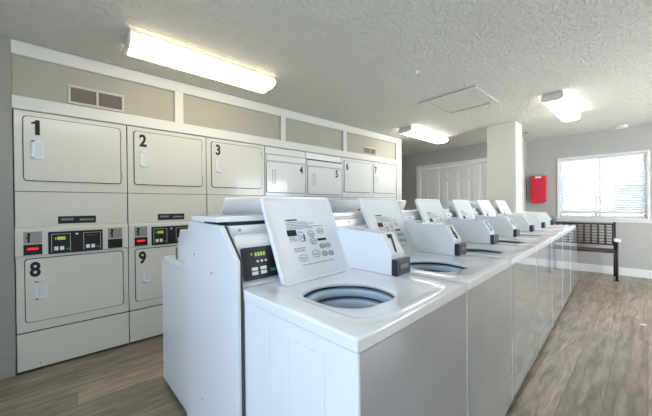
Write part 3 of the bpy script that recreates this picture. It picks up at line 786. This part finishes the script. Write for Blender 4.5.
# ------------------------------------------------------------------ bench under the window
bn = thing('bench', 'black metal bench with lattice back under the far window', 'bench', (6.31, 0.325, 0), math.radians(5.5))
BL = 0.835
def bpart(nm, fn, mat, par=bn): 
    b = bmesh.new(); fn(b); return obj(nm, b, mat, par)
for y in (0.0, BL):
    bpart('rear_leg', lambda b: (tube(b, (0.40, y, 0.0), (0.33, y, 0.44), 0.015), tube(b, (0.33, y, 0.44), (0.37, y, 0.885), 0.015), tube(b, (0.37, y, 0.885), (0.37, y, 0.90), 0.02)), M['iron'])
    bpart('front_leg', lambda b: (tube(b, (0.0, y-0.01, 0.0), (0.0, y-0.01, 0.61), 0.016), tube(b, (0.0, y-0.01, 0.0), (0.0, y-0.01, 0.02), 0.024)), M['iron'])
    bpart('armrest', lambda b: (tube(b, (0.01, y-0.01, 0.60), (0.36, y, 0.63), 0.014),), M['iron'])
    bpart('arm_pad', lambda b: bx(b, -0.055, 0.12, y-0.055, y+0.025, 0.612, 0.66, 0.014, 3), M['plastic'])  # white block standing in for the highlight on the arm end
bpart('seat_frame', lambda b: (tube(b, (0.0, 0, 0.44), (0.0, BL, 0.44), 0.012), tube(b, (0.33, 0, 0.44), (0.33, BL, 0.44), 0.012), tube(b, (0, 0, 0.44), (0.33, 0, 0.44), 0.012), tube(b, (0, BL, 0.44), (0.33, BL, 0.44), 0.012)), M['iron'])
for k in range(6):
    x = 0.025 + k*0.056
    bpart('seat_slat', lambda b: bx(b, x-0.02, x+0.02, 0.01, BL-0.01, 0.450, 0.464, 0.003, 1), M['bwood'])
bpart('back_frame', lambda b: (tube(b, (0.368, 0, 0.865), (0.368, BL, 0.865), 0.014), tube(b, (0.340, 0, 0.53), (0.340, BL, 0.53), 0.014)), M['iron'])
for k in range(10):
    y = 0.02 + (BL-0.04)*k/9
    bpart('back_upright', lambda b: tube(b, (0.340, y, 0.53), (0.368, y, 0.865), 0.014, 8), M['bwood'])
for k in range(6):
    z = 0.575 + k*0.048; x = 0.34 + (z-0.53)*0.0836 - 0.004
    bpart('back_crossbar', lambda b: bx(b, x-0.004, x+0.004, 0.01, BL-0.01, z-0.006, z+0.006), M['iron'])

# litter scrap on the floor
b = bmesh.new(); t = bmesh.new(); bmesh.ops.create_icosphere(t, subdivisions=2, radius=0.022)
for v in t.verts: v.co *= random.uniform(0.6, 1.2); v.co.z = v.co.z*0.45 + 0.013
zmin = min(v.co.z for v in t.verts)
for v in t.verts: v.co.z -= zmin
merge(b, t); o = obj('paper_scrap', b, M['plastic'], None, (4.20, 0.03, 0.0)); tag(o, 'tiny crumpled white scrap on the floor near the bench', 'litter')

# ------------------------------------------------------------------ daylight
w = bpy.data.worlds.new('World'); SC.world = w; w.use_nodes = True
bg = w.node_tree.nodes['Background']; bg.inputs['Color'].default_value = (0.86, 0.93, 1.0, 1); bg.inputs['Strength'].default_value = 1.6
def win_light(name, loc, size, rot, col, power):
    d = bpy.data.lights.new(name, 'AREA'); d.shape = 'RECTANGLE'; d.size, d.size_y = size; d.energy = power; d.color = col
    o = bpy.data.objects.new(name, d); COL.objects.link(o); o.location = loc; o.rotation_euler = rot
    return o
win_light('daylight_door', (XL-0.10, 0.20, 1.10), (0.88, 1.77), (0, 0, 0), (0.22, 0.54, 1.0), 9.5).rotation_euler = Vector((1, 0, 0)).to_track_quat('-Z', 'Y').to_euler()  # blue light added behind the unseen door for the washer ends
win_light('daylight_right', (4.7, YR-0.10, 1.15), (1.88, 1.9), (0, 0, 0), (0.88, 0.94, 1.0), 29).rotation_euler = Vector((0, 1, 0)).to_track_quat('-Z', 'Y').to_euler()  # light behind the added right window, brightens ceiling and far room
sd = bpy.data.lights.new('sun', 'SUN'); sd.energy = 16; sd.angle = 0.01; so = bpy.data.objects.new('sun', sd); COL.objects.link(so); so.location = (10, 4, 9)
so.rotation_euler = Vector((0.75, -0.9, -1.3)).to_track_quat('-Z', 'Y').to_euler()
pl = win_light('sky_portal', tuple(farp(0.55, -0.16, 1.5)), (1.1, 1.07), (0, 0, 0), (1, 1, 1), 1)
pl.rotation_euler = Vector((-math.cos(RHO), -math.sin(RHO), 0)).to_track_quat('-Z', 'Y').to_euler(); pl.data.cycles.is_portal = True

# ------------------------------------------------------------------ camera
f_px, yaw, pitch, roll, shy = 284.30, 48.507, -0.334, 0.5765, -0.6055
a_, t_, r_ = math.radians(yaw), math.radians(pitch), math.radians(roll)
F = Vector((math.cos(a_), math.sin(a_), 0)); R_ = Vector((math.sin(a_), -math.cos(a_), 0)); U = Vector((0, 0, 1))
F2 = F*math.cos(t_) + U*math.sin(t_); U2 = U*math.cos(t_) - F*math.sin(t_)
Ri = R_*math.cos(r_) - U2*math.sin(r_); Ui = R_*math.sin(r_) + U2*math.cos(r_)
cd = bpy.data.cameras.new('Camera'); cam = bpy.data.objects.new('Camera', cd); COL.objects.link(cam)
m4 = Matrix((( Ri.x, Ui.x, -F2.x, 0), (Ri.y, Ui.y, -F2.y, 0), (Ri.z, Ui.z, -F2.z, 1.22), (0, 0, 0, 1)))
cam.matrix_world = m4
cd.sensor_fit = 'HORIZONTAL'; cd.sensor_width = 36; cd.lens = 36*f_px/652; cd.shift_y = shy/652; cd.clip_start = 0.02; cd.clip_end = 200
SC.camera = cam
vs = SC.view_settings; vs.view_transform = 'Standard'; vs.look = 'None'; vs.gamma = 1; vs.use_curve_mapping = False; vs.exposure = 1.6
